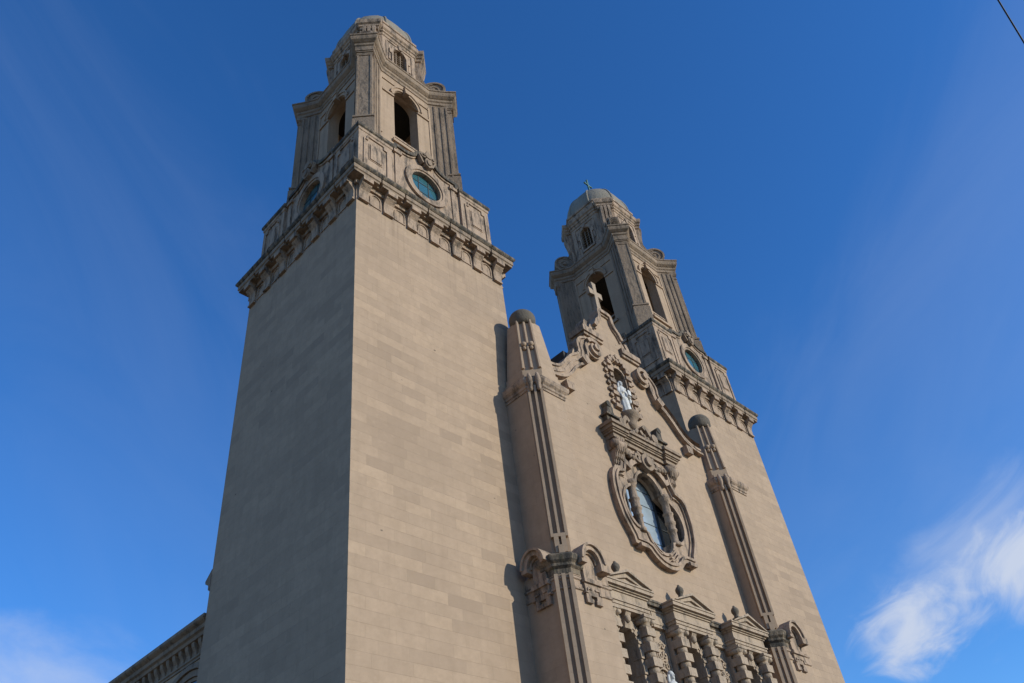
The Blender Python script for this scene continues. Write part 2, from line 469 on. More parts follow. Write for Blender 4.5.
def make_tower(parent):
    t = MB(); t.box(0, 10, 0, 10, 0, 34.0)
    tower = t.build('bell_tower', 'ashlar', parent)
    # --- main cornice
    BC = [-4.62 + 1.54*i for i in range(7)]
    cs = MB()
    sq = [(0,0),(10,0),(10,10),(0,10)]
    cs.ring(sq, [(.0, 34.0), (.0, 35.15), (.12, 35.15), (.12, 35.5)], cap=False)
    cs.mi = 1
    jog = jog_square(5, .22, BC, .74)
    cs.ring(jog, [(.10, 35.44), (.30, 35.44), (.30, 35.58), (.36, 35.62), (.36, 35.90), (.10, 35.90)])
    cs.mi = 2
    cs.ring(jog, [(.10, 35.902), (.39, 35.902), (.44, 35.96), (.48, 36.03), (.48, 36.15), (.34, 36.22), (.0, 36.30)])
    cs.mi = 0
    for k in range(4):
        fn = side_fn(k, C, 5)
        for i in range(6):
            u = BC[i] + .77
            o = [(u-.36, 34.12), (u+.36, 34.12)] + arc(u, 34.72, .36, 0, 180, 8)
            i_ = [(u-.29, 34.19), (u+.29, 34.19)] + arc(u, 34.72, .29, 0, 180, 8)
            cs.prism([o, i_], -.05, .1, fn)
    cs.build('cornice', ['stone', 'grey', 'ledge'], tower)
    prof = [(-.14, 34.02), (.16, 34.02), (.16, 34.13), (.10, 34.15), (.11, 34.62), (.16, 34.82), (.30, 34.98), (.38, 35.06), (.38, 35.14), (.52, 35.15), (.52, 35.44), (-.14, 35.44)]
    for k in range(4):
        fn = side_fn(k, C, 5)
        for i, u in enumerate(BC):
            if i == 6: u = BC[6] - .02
            b = MB(); b.prism(prof, u-.30, u+.30, lambda a, v, w, fn=fn: fn(w, v, -a))
            b.build('bracket', 'stone', tower)
    # --- attic with round windows
    at = MB()
    at.box(.95, 9.05, .95, 9.05, 36.2, 40.6)
    body = []
    half_top = [(-2.62, 40.98), (-2.30, 40.98), (-2.30, 41.28), (-1.62, 41.28)] + [(-1.62+.9*math.sin(R(a)), 41.28+.62*(1-math.cos(R(a)))) for a in (20, 40, 60, 78)] + [(-.45, 42.05), (-.2, 42.18)]
    top = half_top + mirror(half_top)[::-1]
    wz, wr = 39.35, 1.08
    for k in range(4):
        fn = side_fn(k, C, 4.82)
        outer = [(-2.62, 36.2)] + top + [(2.62, 36.2)]
        at.prism([outer, arc(0, wz, wr, 0, 348.75, 31)], .16, .9, fn)
        # coping over the curved centre
        cp = band(smooth_path(top, 2), .26)
        at.mi = 1; at.prism(cp, -.02, .9, fn); at.mi = 0
        cp2 = band(smooth_path([(a, b-.2) for a, b in top], 2), .14)
        at.prism(cp2, .08, .5, fn)
        # window surround
        at.prism([arc(0, wz, 1.55, 0, 348.75, 31), arc(0, wz, 1.2, 0, 348.75, 31)], .02, .4, fn)
        at.prism([arc(0, wz, 1.2, 0, 348.75, 31), arc(0, wz, 1.06, 0, 348.75, 31)], .09, .4, fn)
        # strips left and right of the window
        for s in (-1, 1):
            at.prism([(s*2.1-.16, 36.9), (s*2.1+.16, 36.9), (s*2.1+.16, 40.6), (s*2.1-.16, 40.6)], .09, .4, fn)
            at.prism([(s*2.1-.28, 40.6), (s*2.1+.28, 40.6), (s*2.1+.28, 40.86), (s*2.1-.28, 40.86)], .0, .4, fn)
        at.prism([(-2.6, 36.24), (2.6, 36.24), (2.6, 36.75), (-2.6, 36.75)], .02, .4, fn)
    # corner piers with sunk panels
    for k in range(4):
        ca, sa = [(1,0),(0,1),(-1,0),(0,-1)][k]
        pl = [(5+ca*x-sa*y, 5+sa*x+ca*y) for x, y in ((-4.82,-4.82),(-2.56,-4.82),(-2.56,-4.2),(-4.2,-2.56),(-4.82,-2.56))]
        at.ring(pl, [(.10, 36.2), (.10, 36.7), (.0, 36.8), (.0, 40.42), (.05, 40.46), (.05, 40.62), (.05, 40.66)])
        at.mi = 1; at.ring(pl, [(.05, 40.662), (.13, 40.74), (.13, 40.94), (.06, 41.04), (-.1, 41.10)]); at.mi = 0
    for k in range(4):
        fn = side_fn(k, C, 4.82)
        for s in (-1, 1):
            u = s*3.69
            def rect(w, h, z=38.75): return [(u-w, z-h), (u+w, z-h), (u+w, z+h), (u-w, z+h)]
            ear = [(u-.82, 37.3), (u+.82, 37.3), (u+.82, 39.9), (u+.6, 39.9), (u+.6, 40.2), (u-.6, 40.2), (u-.6, 39.9), (u-.82, 39.9)]
            ear_i = [(u-.74, 37.38), (u+.74, 37.38), (u+.74, 39.82), (u+.52, 39.82), (u+.52, 40.12), (u-.52, 40.12), (u-.52, 39.82), (u-.74, 39.82)]
            at.prism([ear, ear_i], -.07, .1, fn)
            at.prism(rect(.36, .62, 38.9), -.06, .1, fn)
            at.prism([rect(.46, .72, 38.9), rect(.41, .67, 38.9)], -.03, .1, fn)
    at.build('attic', ['stone', 'ledge'], tower)
    for k in range(4):
        fn = side_fn(k, C, 4.82)
        w = MB(); w.prism(arc(0, wz, 1.1, 0, 348.75, 31), .38, .45, fn)
        w.mi = 1
        for u in (-.36, .36): w.prism([(u-.018, wz-1.05), (u+.018, wz-1.05), (u+.018, wz+1.05), (u-.018, wz+1.05)], .35, .40, fn)
        for z in (-.4, .4): w.prism([(-1.05, wz+z-.018), (1.05, wz+z-.018), (1.05, wz+z+.018), (-1.05, wz+z+.018)], .355, .405, fn)
        w.build('round_window', ['teal_glass', 'lead'], tower, label='round teal glass window')
        c = MB()
        sh = [(0, 40.55), (.26, 40.72), (.36, 41.05), (.34, 41.4), (.2, 41.62), (-.2, 41.62), (-.34, 41.4), (-.36, 41.05), (-.26, 40.72)]
        c.prism(sh, -.34, .3, fn)
        c.prism([(a*.62, 41.1+(b-41.1)*.62) for a, b in sh], -.44, .0, fn)
        for s in (-1, 1):
            c.prism(arc(s*.46, 41.86, .27, 0, 340, 14), -.30, .3, fn)
            c.prism(arc(s*.46, 41.86, .12, 0, 330, 8), -.40, .0, fn)
            c.prism(band(smooth_path([(s*.46, 42.08), (s*.75, 41.85), (s*.62, 41.4), (s*.42, 41.0)], 4), .17), -.22, .2, fn)
        c.prism(arc(0, 42.05, .34, 0, 342, 16), -.36, .2, fn)
        c.prism([(-.2, 42.2), (.2, 42.2), (.12, 42.62), (-.12, 42.62)], -.3, .1, fn)
        for i_, p_ in enumerate(c.v):
            pc = Vector(fn(0, 41.35, 0)); v_ = pc + (Vector(p_) - pc) * .76; c.v[i_] = tuple(v_)
        c.build('cartouche', 'grey', tower)
    # --- belfry
    H = 3.2
    bf = MB()
    aw, sill, spr = .98, 44.75, 49.80
    for k in range(4):
        fn = side_fn(k, C, H)
        wl_ = H if k % 2 == 0 else H - .8
        hole = [(-aw, sill), (aw, sill)] + arc(0, spr, aw, 0, 180, 16)
        bf.prism([[(-wl_, 36.3), (wl_, 36.3), (wl_, 52.0), (-wl_, 52.0)], hole], 0, .8, fn)
        # archivolt, imposts and string course
        bf.prism([[(-aw-.34, spr)] + [(aw+.34, spr)] + arc(0, spr, aw+.34, 0, 180, 16)[1:-1], [(-aw-.04, spr+.001), (aw+.04, spr+.001)] + arc(0, spr, aw+.04, 0, 180, 16)[1:-1]], -.10, .1, fn)
        bf.prism(band(arc(0, spr, aw+.30, 0, 180, 16), .10), -.17, .1, fn)
        for s in (-1, 1):
            bf.prism([(s*(aw+.02), spr-.26), (s*1.98, spr-.26), (s*1.98, spr-.06), (s*(aw+.02), spr-.06)], -.09, .1, fn)
            bf.prism([(s*1.98, 44.6), (s*2.12, 44.6), (s*2.12, 51.3), (s*1.98, 51.3)], -.06, .1, fn)
        bf.prism([(-1.98, 50.95), (1.98, 50.95), (1.98, 51.06), (-1.98, 51.06)], -.07, .1, fn)
        ky = [(-.17, 50.62), (.17, 50.62), (.26, 51.25), (-.26, 51.25)]
        bf.prism(ky, -.30, .1, fn)
        bf.prism([(-.24, 51.12), (.24, 51.12), (.24, 51.34), (-.24, 51.34)], -.36, .1, fn)
        bf.prism([(-1.2, sill-.32), (1.2, sill-.32), (1.2, sill-.06), (-1.2, sill-.06)], -.16, .3, fn)
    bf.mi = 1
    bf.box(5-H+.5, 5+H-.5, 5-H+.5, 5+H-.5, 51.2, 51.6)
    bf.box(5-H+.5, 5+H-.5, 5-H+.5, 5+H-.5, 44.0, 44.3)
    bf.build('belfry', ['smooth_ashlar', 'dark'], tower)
    for k in range(4):
        fn = side_fn(k, C, H)
        b = MB()
        b.prism([(-.97, 45.32), (.97, 45.32), (.97, 45.46), (-.97, 45.46)], .12, .42, fn)
        b.prism([(-.97, 44.752), (.97, 44.752), (.97, 44.85), (-.97, 44.85)], .12, .42, fn)
        for i in range(6):
            u = -.8 + .32*i; p = fn(u, 0, .27)
            b.lathe([(.07, 44.85), (.05, 44.9), (.1, 45.02), (.05, 45.18), (.07, 45.32)], (p[0], p[1], 0), 'z', 8)
        b.build('balustrade', 'stone', tower)
    for k in range(4):
        fn = diag_fn(k, C)
        b = MB()
        def slab(w, a, z0, z1): b.prism([(-w, z0), (w, z0), (w, z1), (-w, z1)], 3.3, a, fn)
        cq = [(3.66, .84), (4.12, .72), (4.55, .62), (4.95, .54), (5.15, .51)]
        cv = [fn(-u, 0, a)[:2] for a, u in cq] + [fn(u, 0, a)[:2] for a, u in cq[::-1]]
        ar = sum(cv[i][0]*cv[(i+1) % 10][1]-cv[(i+1) % 10][0]*cv[i][1] for i in range(10))
        b.ring(cv if ar > 0 else cv[::-1], [(0, 41.0), (0, 51.9)])
        for a_, u_ in ((4.13, .745), (4.56, .645), (4.95, .57)):
            for q in (-1, 1): b.prism([(q*u_-.05, 41.0), (q*u_+.05, 41.0), (q*u_+.05, 51.6), (q*u_-.05, 51.6)], a_-.06, a_+.06, fn)
        slab(.50, 5.29, 44.0, 51.15)
        for q in (-1, 1): b.prism([(q*.43-.06, 44.02), (q*.43+.06, 44.02), (q*.43+.06, 50.95), (q*.43-.06, 50.95)], 5.2, 5.335, fn)
        slab(.66, 5.46, 41.0, 43.55)
        slab(.58, 5.38, 43.55, 43.78); slab(.64, 5.44, 43.78, 43.92); slab(.55, 5.34, 43.92, 44.02)
        slab(.55, 5.34, 50.95, 51.05)
        slab(.52, 5.31, 51.15, 51.32); slab(.57, 5.37, 51.32, 51.45); slab(.60, 5.42, 51.45, 51.9)
        b.build('buttress', 'grey', tower)
    def corner(wid):
        e = Vector((-1, -1)).normalized(); tt = Vector((1, -1)).normalized()
        P = lambda a, u: tuple(e*a + tt*u)
        s1 = H*math.sqrt(2) - .84
        s0 = H*math.sqrt(2) - .85
        q = [(s0, .85), (4.12, .74), (4.55, .645), (4.95, .565), (5.31, .52)]
        return [P(a, -u) for a, u in q] + [P(a, u) for a, u in q[::-1]]
    pl = rot4(corner(0), C)
    bc = MB()
    bc.ring(pl, [(-.05, 51.7), (.06, 51.75), (.06, 52.0), (.14, 52.08), (.14, 52.3), (.2, 52.34), (.36, 52.5), (.40, 52.66), (.40, 52.86), (.46, 52.90), (.46, 53.02), (.25, 53.12), (-.4, 53.3)])
    bc.build('belfry_cornice', 'grey', tower)
    for k in range(4):
        fn = diag_fn(k, C)
        b = MB()
        f2 = lambda u, v, a: fn(a, v, u)
        b.prism(arc(4.15, 54.42, .92, 0, 345, 23), -.30, .30, f2)
        b.prism([arc(4.15, 54.42, .92, 0, 345, 23), arc(4.15, 54.42, .76, 0, 345, 23)], -.40, .40, f2)
        b.prism(band(spiral(4.15, 54.42, .70, .12, 90, 1.6, 26), .12), -.37, .37, f2)
        b.prism(arc(4.15, 54.42, .15, 0, 330, 9), -.42, .42, f2)
        b.prism([(3.0, 53.15), (5.05, 53.15), (5.05, 53.62), (3.0, 53.62)], -.46, .46, f2)
        b.prism([(3.0, 53.5), (4.0, 53.5), (4.0, 55.0), (3.62, 55.4), (3.4, 56.2), (3.3, 57.0), (3.0, 57.0)], -.32, .32, f2)
        b.build('volute', 'grey', tower)
    # --- lantern
    D, hw = 2.72, 1.5
    oc = rot4([(-hw, -D), (hw, -D)], C)
    ln = MB()
    ww, ws, wt0 = .56, 54.6, 56.55
    for k in range(4):
        fn = side_fn(k, C, D)
        hole = [(-ww, ws), (ww, ws), (ww, wt0)] + arc(0, wt0, ww, 0, 180, 10)[1:]
        ln.prism([[(-hw, 53.2), (hw, 53.2), (hw, 58.2), (-hw, 58.2)], hole], 0, .5, fn)
        fo = [(-.74, 54.4), (.74, 54.4), (.74, 56.1), (.92, 56.1), (.92, 56.7), (.74, 56.7)] + arc(0, 56.75, .72, 0, 180, 10) + [(-.74, 56.7), (-.92, 56.7), (-.92, 56.1), (-.74, 56.1)]
        ln.prism([fo, [(-ww-.03, ws), (ww+.03, ws), (ww+.03, wt0)] + arc(0, wt0, ww+.03, 0, 180, 10)[1:]], -.12, .1, fn)
        for s in (-1, 1):
            ln.prism([(s*1.1, 54.6), (s*1.18, 54.6), (s*1.18, 57.6), (s*1.1, 57.6)], -.06, .1, fn)
            ln.prism([(s*.82, 55.2), (s*1.0, 55.2), (s*1.0, 56.0), (s*.82, 56.0)], -.08, .1, fn)
        ln.prism([(-1.09, 57.62), (1.09, 57.62), (1.09, 57.7), (-1.09, 57.7)], -.06, .1, fn)
        ln.prism([(-.14, 57.2), (.14, 57.2), (.2, 57.7), (-.2, 57.7)], -.2, .1, fn)
        # diagonal face and its ribbed console
        fd = diag_fn(k, C)
        ln.prism([(-.87, 53.2), (.87, 53.2), (.87, 58.2), (-.87, 58.2)], 2.5, 2.984, fd)
        ln.prism([(-.55, 53.2), (.55, 53.2), (.55, 58.2), (-.55, 58.2)], 2.5, 3.32, fd)
    ln.build('lantern', 'stone', tower)
    for k in range(4):
        fd = diag_fn(k, C)
        b = MB()
        for u in (-.34, 0, .34):
            prof = [(3.2, 55.6), (3.38, 55.6), (3.42, 56.2), (3.5, 56.9), (3.62, 57.5), (3.66, 57.9), (3.6, 58.2), (3.2, 58.2)]
            b.prism(prof, u-.12, u+.12, lambda a, v, w: fd(w, v, a))
        b.build('console', 'stone', tower)
        fn = side_fn(k, C, D)
        w = MB()
        w.prism([(-.6, 54.5), (.6, 54.5), (.6, 57.2), (-.6, 57.2)], .44, .49, fn)
        w.mi = 1
        for i in range(8):
            z = 54.8 + .29*i
            w.prism([(.14, z), (.40, z+.17), (.42, z+.14), (.16, z-.03)], -.6, .6, lambda a, v, u, fn=fn: fn(u, v, a))
        for u in (-.19, .19): w.prism([(u-.03, 54.7), (u+.03, 54.7), (u+.03, 57.1), (u-.03, 57.1)], .10, .15, fn)
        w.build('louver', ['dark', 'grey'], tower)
    e = Vector((-1, -1)).normalized(); tt = Vector((1, -1)).normalized()
    P = lambda a, u: tuple(e*a + tt*u)
    pl = rot4([P(2.984, -.87), P(2.984, -.6), P(3.4, -.6), P(3.4, .6), P(2.984, .6), P(2.984, .87)], C)
    lc = MB()
    lc.ring(pl, [(-.05, 57.95), (.05, 58.0), (.08, 58.25), (.16, 58.3), (.16, 58.5), (.28, 58.62), (.32, 58.9), (.32, 59.02), (.1, 59.1), (-.1, 59.14)])
    lc.ring(oc, [(.10, 59.1), (.10, 59.5), (.20, 59.55), (.20, 59.78), (.06, 59.86)])
    lc.build('lantern_cornice', 'stone', tower)
    # --- dome: octagonal, with ribs on its corners
    dm = MB(); dm.smooth = True
    prof = [(.14 - 2.82*(1-math.cos(a)), 59.72 + 3.85*math.sin(a)) for a in [R(88)*i/14 for i in range(15)]]
    rr = []
    n = 32
    for d, z in prof:
        s = (2.72 + d)/2.72
        ring_ = []
        for j in range(n):
            a = 2*PI*j/n
            # rounded octagon
            ca, sa = math.cos(a), math.sin(a)
            r_oct = min(2.72/max(abs(ca), abs(sa)), 2.98*math.sqrt(2)/(abs(ca)+abs(sa)) if True else 9)
            r = (.55*r_oct + .45*2.8)*s
            ring_.append((5 + r*ca, 5 + r*sa, z))
        rr.append(ring_)
    vs = [p for r_ in rr for p in r_]; fs = []
    for i in range(len(rr)-1):
        for j in range(n):
            q = (j+1) % n; fs.append((i*n+j, i*n+q, (i+1)*n+q, (i+1)*n+j))
    fs.append(tuple((len(rr)-1)*n+j for j in range(n)))
    dm.add(vs, fs)
    for j in range(8):
        a = PI/8 + j*PI/4
        pts = []
        for d, z in prof:
            s = (2.72 + d)/2.72
            pts.append((5 + 2.86*s*math.cos(a), 5 + 2.86*s*math.sin(a), z))
        dm.tube(pts, .11, 6)
    dm.lathe([(.35, 63.4), (.38, 63.62), (.25, 63.8), (.12, 64.0), (.16, 64.2), (.08, 64.4)], (5, 5, 0), 'z', 12)
    dome = dm.build('dome', 'dome', tower)
    cr = MB()
    cr.box(4.93, 5.07, 4.93, 5.07, 64.2, 66.5)
    cr.box(4.52, 5.48, 4.94, 5.06, 65.72, 65.87)
    for p in ((4.5, 65.8), (5.5, 65.8), (5.0, 66.55)): cr.ball((p[0], 5, p[1]), .11, 10)
    cr.build('cross', 'copper', tower, label='small green copper cross on top of the dome')
    return tower
tower = make_tower(root)
tower['label'] = 'near left bell tower with a plain block shaft'
tower2 = copy_tree(tower, root, (26.257, 0, 0))
tower2['label'] = 'far right bell tower behind the gable cross'

# ------------------------------------------------------------------ gable front
CX = 18.13
YF = -.9
S = lambda pts: [(CX + a, b) for a, b in pts]
def sym(half): return half + mirror(half)[::-1]       # half: left to centre, x <= 0
left_out = [(-7.2, 0.0), (-7.2, 27.9), (-6.3, 28.05), (-5.5, 28.38), (-4.9, 28.85), (-4.42, 29.45), (-4.18, 30.1), (-4.0, 30.65), (-3.75, 31.1), (-3.4, 31.55), (-3.0, 31.9), (-2.55, 32.1), (-2.52, 32.5), (-2.52, 32.9),
            (-1.30, 32.9), (-1.27, 34.1), (-1.02, 34.62), (-.75, 34.9), (-.62, 35.25), (-.58, 35.75), (-.3, 35.85)]
half_l = [left_out[0]] + [left_out[1]] + smooth_path(left_out[1:12], 4)[1:] + left_out[12:]
outline = sym(half_l)
# oculus opening: an upright oval with a lobe on each side
def opening(g=0.0):
    pts = []
    rt = [(0, 19.3-g)] + arc(0, 20.35, 1.0+g, -70, -12, 6, 1.06+g) + arc(1.28, 21.45, 1.12+g, -62, 62, 10, 1.22+g) + arc(0, 22.75, 1.06+g, 10, 80, 7, 1.15+g) + [(0, 23.9+g)]
    return rt + [(-a, b) for a, b in rt[1:-1]][::-1]
niche = [(-.55, 27.75), (.55, 27.75)] + arc(0, 30.7, .55, 0, 180, 12)
def port_win(c): return [(c-.76, 2.0), (c+.76, 2.0)] + arc(c, 13.75, .76, 0, 180, 14)
holes = [opening(), niche] + [port_win(c) for c in (-5.15, -.40, 4.35)]
fw = MB()
fw.prism([S(outline)] + [S(h) for h in holes], YF, -.42)
front = fw.build('gable_front', 'smooth_ashlar', root)
# coping that runs along the curved top edge
cp = MB()
edge = half_l[1:]
def run(pts, w, y0, y1, dz=0):
    cp.prism(S(band([(a, b+dz) for a, b in pts], w)), y0, y1)
mid = half_l[1:42]
top_l = [p for p in half_l if p[0] > -1.35 and p[1] > 33.0]
top_all = smooth_path(top_l + mirror(top_l)[::-1], 3)
run(top_all, .26, YF-.22, -.4)
run([(a*.93, b-.2) for a, b in top_all], .12, YF-.10, .2)
for s in (-1, 1):
    cp.prism(S([(s*2.72, 32.92), (s*.9, 32.92), (s*.9, 33.34), (s*2.72, 33.34)]), YF-.24, .0)
    cp.prism(S([(s*2.6, 32.72), (s*.9, 32.72), (s*.9, 32.92), (s*2.6, 32.92)]), YF-.14, .0)
    cp.prism(S([(s*2.52, 33.34), (s*1.1, 33.34), (s*1.1, 33.5), (s*2.52, 33.5)]), YF-.05, .0)
    # scroll stumps that stand on the shoulder
    for u, h in ((2.05, .75), (1.55, .62)):
        cp.prism(S([(s*(u+.24), 33.5), (s*(u-.2), 33.5), (s*(u-.16), 33.5+h*.6), (s*(u-.30), 33.5+h), (s*(u-.02), 33.5+h*1.12), (s*(u+.12), 33.5+h*.7)]), YF+.05, YF+.7)
    outer = smooth_path([(s*a, b) for a, b in left_out[1:12]], 4)
cp.build('coping', 'stone', front)
# S scrolls
for s in (-1, 1):
    b = MB()
    c0 = (2.25, 31.5)
    pth = spiral(c0[0], c0[1], .20, .62, 60, 1.0, 24, -1)           # winds out, ends at the top going right
    tail = smooth_path([pth[-1], (2.98, 31.72), (3.16, 31.3), (3.12, 30.85), (3.30, 30.3)], 5)
    low = smooth_path([(3.30, 30.3), (3.62, 29.98), (4.1, 29.65), (4.58, 29.15), (5.0, 28.62), (5.5, 28.2), (6.2, 27.95), (7.0, 27.9)], 5)
    full = [(s*a, z) for a, z in pth + tail[1:] + low[1:]]
    wide = [.30]*len(pth) + [.30+(1.2-.30)*min(1, i/12) for i in range(len(tail)-1)] + [1.2]*(len(low)-1)
    nn = len(pth)
    sub = full[nn-3:]
    def edge(off):
        out = []
        for i, p in enumerate(sub):
            a_ = Vector(sub[max(i-1, 0)]); c_ = Vector(sub[min(i+1, len(sub)-1)]); t_ = (c_-a_).normalized()
            wf = min(1, .2 + i/14)
            out.append((p[0]-t_.y*off*wf, p[1]+t_.x*off*wf))
        return out
    b.prism(S(edge(.58*s) + edge(-.26*s)[::-1]), YF-.16, YF+.46)
    for off, dp in ((.51*s, .25), (-.19*s, .30), (.17*s, .21)):
        b.prism(S(band(edge(off), .15)), YF-dp, YF)
    b.prism(S(band(full[:nn+3], .26)), YF-.44, YF+.1)
    b.prism(S(arc(s*c0[0], c0[1], .66, 0, 348, 28)), YF-.26, YF+.1)
    b.prism(S(arc(s*c0[0], c0[1], .22, 0, 340, 14)), YF-.58, YF)
    b.prism(S([(s*3.02, 30.08), (s*3.42, 29.72), (s*3.78, 30.06), (s*3.38, 30.46)]), YF-.46, YF)
    b.prism(S([(s*5.0, 27.62), (s*5.06, 27.1), (s*5.56, 27.1), (s*5.62, 27.62)]), YF-.40, YF)
    b.build('scroll', 'stone', front)
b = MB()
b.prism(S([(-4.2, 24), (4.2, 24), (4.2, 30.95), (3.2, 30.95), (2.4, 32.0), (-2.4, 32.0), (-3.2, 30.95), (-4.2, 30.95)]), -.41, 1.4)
b.build('shade_dark_parapet', 'roof', front)  # wall mass behind the scrolls; its shade is put in as roof-dark colour
# gable cross
b = MB()
zc = 35.86
b_ = 0
cross = [(-.22, zc), (.22, zc), (.16, zc+1.55), (.62, zc+1.47), (.66, zc+2.02), (.16, zc+1.94), (.21, zc+2.72), (-.21, zc+2.72), (-.16, zc+1.94), (-.66, zc+2.02), (-.62, zc+1.47), (-.16, zc+1.55)]
b.prism(S([(a-.12, z) for a, z in cross]), -.92, -.66)
b.prism(S([(-.54, zc-.05), (.30, zc-.05), (.18, zc+.22), (-.42, zc+.22)]), -1.0, -.45)
b.build('cross', 'bay', front, label='pale stone cross on the gable peak')
# niche with its toothed border
b = MB()
b.prism(S([(-.7, 27.6), (.7, 27.6), (.7, 31.4), (-.7, 31.4)]), .10, .36)
for s in (-1, 1):
    for i in range(7):
        z = 27.95 + i*.46
        if i % 2 == 0: b.prism(S([(s*.60, z), (s*1.12, z), (s*1.12, z+.27), (s*.60, z+.27)]), YF-.22, YF+.1)
        else: b.prism(S([(s*.70, z), (s*.98, z), (s*.98, z+.27), (s*.70, z+.27)]), YF-.22, YF+.1)
        b.prism(S([(s*1.12, z+.22), (s*1.36, z+.30), (s*1.30, z+.50), (s*1.08, z+.44)]), YF-.15, YF+.1)
    for i, a in enumerate((18, 42, 66)):
        ca, sa = math.cos(R(a)), math.sin(R(a))
        p = Vector((s*.90*ca, 31.05+.95*sa)); 
        b.prism(S([(p.x-.17, p.y-.15), (p.x+.17, p.y-.15), (p.x+.17, p.y+.15), (p.x-.17, p.y+.15)]), YF-.24, YF+.1)
    b.prism(band(S([(s*.60, 27.9), (s*.60, 30.7)]), .09), YF-.12, YF+.1)
b.prism(S(band(arc(0, 30.7, .60, 0, 180, 12), .10)), YF-.12, YF+.1)
for u, z, w in ((0, 32.15, .2), (-.3, 31.85, .16), (.3, 31.85, .16), (0, 31.75, .16)):
    b.prism(S([(u-w, z), (u, z-w), (u+w, z), (u, z+w)]), YF-.26, YF+.1)
b.build('niche_surround', 'stone', front)
# pedestal and crowning of the oculus
b = MB()
b.lathe([(.10, 26.75), (.28, 26.9), (.36, 27.1), (.30, 27.22), (.42, 27.42), (.55, 27.6), (.60, 27.76), (.58, 27.86), (.4, 27.9)], (CX, YF-.08, 0), 'z', 20)
b.build('statue_pedestal', 'grey', front)
b = MB()
b.prism(S([(-2.0, 25.97), (2.0, 25.97), (1.9, 26.5), (1.1, 26.7), (.9, 27.35), (-.9, 27.35), (-1.1, 26.7), (-1.9, 26.5)]), YF-.14, YF+.1)
for s in (-1, 1):
    b.prism(S(band(smooth_path([(s*1.75, 26.42), (s*1.25, 26.62), (s*1.0, 27.0), (s*.8, 27.15), (s*.62, 26.95)], 5), .26)), YF-.42, YF)
    b.prism(S(arc(s*1.42, 26.55, .27, 0, 340, 14)), YF-.50, YF)
    b.prism(S(band(smooth_path([(s*1.5, 26.25), (s*1.0, 26.05), (s*.5, 26.2), (s*.12, 26.6)], 5), .22)), YF-.50, YF)
    for q in range(4): b.ball((CX+s*(.35+.3*q), YF-.46, 26.3-.09*q), .13, 8)
b.build('scroll_crest', 'grey', front)

def step_box(b, x0, x1, yf, rows, cx=CX, back=YF+.1):
    """stack of (extra, z0, z1): a moulded block x0..x1 whose front is at yf, each row stepping out by extra"""
    for e_, z0, z1 in rows: b.box(cx+x0-e_, cx+x1+e_, yf-e_, back, z0, z1)

oc_frame = MB()
def frame(g):
    # right half of the outer outline, from the bottom centre upwards
    rt = [(0, 18.35)] + arc(0, 20.15, 1.8, -75, -38, 5) + [(1.62, 19.12), (2.52, 19.12), (2.58, 19.5)] + smooth_path([(2.72, 19.75), (3.08, 20.45), (3.28, 21.35), (3.30, 22.2), (3.16, 22.9), (2.86, 23.35)], 3) + [(2.36, 23.5), (2.2, 23.9), (2.2, 25.0), (0, 25.0)]
    pts = rt + [(-a, z) for a, z in rt[1:-1]][::-1]
    return offset(pts, g)
oc_frame.prism([S(frame(0)), S(frame(-.20))], YF-.30, YF+.05)
oc_frame.prism([S(frame(-.20)), S(frame(-.34))], YF-.38, YF+.05)
oc_frame.prism([S(frame(-.34)), S(frame(-.46))], YF-.20, YF+.05)
oc_frame.prism([S(frame(-.46)), S(opening(.16))], YF-.10, YF+.05)
oc_frame.prism([S(opening(.16)), S(opening(.0))], YF-.18, YF+.3)
for s in (-1, 1):
    for i in range(3):
        oc_frame.prism(S(band(arc(0, 20.2, 1.32-.16*i, -72 if s > 0 else -108, -35 if s > 0 else -145, 6), .07)), YF-.24, YF)
    oc_frame.box(CX+s*2.0-.28, CX+s*2.0+.28, YF-.42, YF, 18.98, 19.18)
oculus = oc_frame.build('oculus_window', 'stone', root, label='large lobed window with stone frame at the centre of the front')
gl = MB(); gl.box(CX-1.18, CX+1.18, YF+.60, YF+.64, 19.1, 24.0)
gl.build('glass', 'sky_pale_glass', oculus)
for s in (-1, 1):
    gl = MB(); gl.box(CX+s*1.9-.70, CX+s*1.9+.70, YF+.62, YF+.66, 20.0, 22.9)
    gl.build('side_glass', 'dark_glass', oculus)  # side panes left dark, without the sky reflection painted in the middle
ml = MB()
for u in (-1.2, 1.2): ml.box(CX+u-.05, CX+u+.05, YF+.50, YF+.66, 19.2, 24.0)
for z in (20.3, 21.35, 22.4, 23.3): ml.box(CX-2.4, CX+2.4, YF+.575, YF+.612, z-.014, z+.014)
ml.build('glazing_bars', 'lead', oculus)
for s in (-1, 1):
    k_ = MB(); x = CX + s*1.42
    k_.lathe([(.20, 20.08), (.27, 20.1), (.27, 20.28), (.2, 20.34), (.21, 20.9), (.27, 20.95), (.27, 21.02), (.22, 21.06), (.24, 21.3), (.29, 21.36), (.29, 21.46), (.25, 21.52), (.25, 21.85), (.29, 21.9), (.29, 21.97), (.22, 22.02), (.20, 22.6), (.27, 22.66), (.27, 22.76), (.33, 22.84), (.33, 23.0), (.1, 23.02)], (x, YF-.03, 0), 'z', 16)
    k_.build('column', 'stone', oculus)
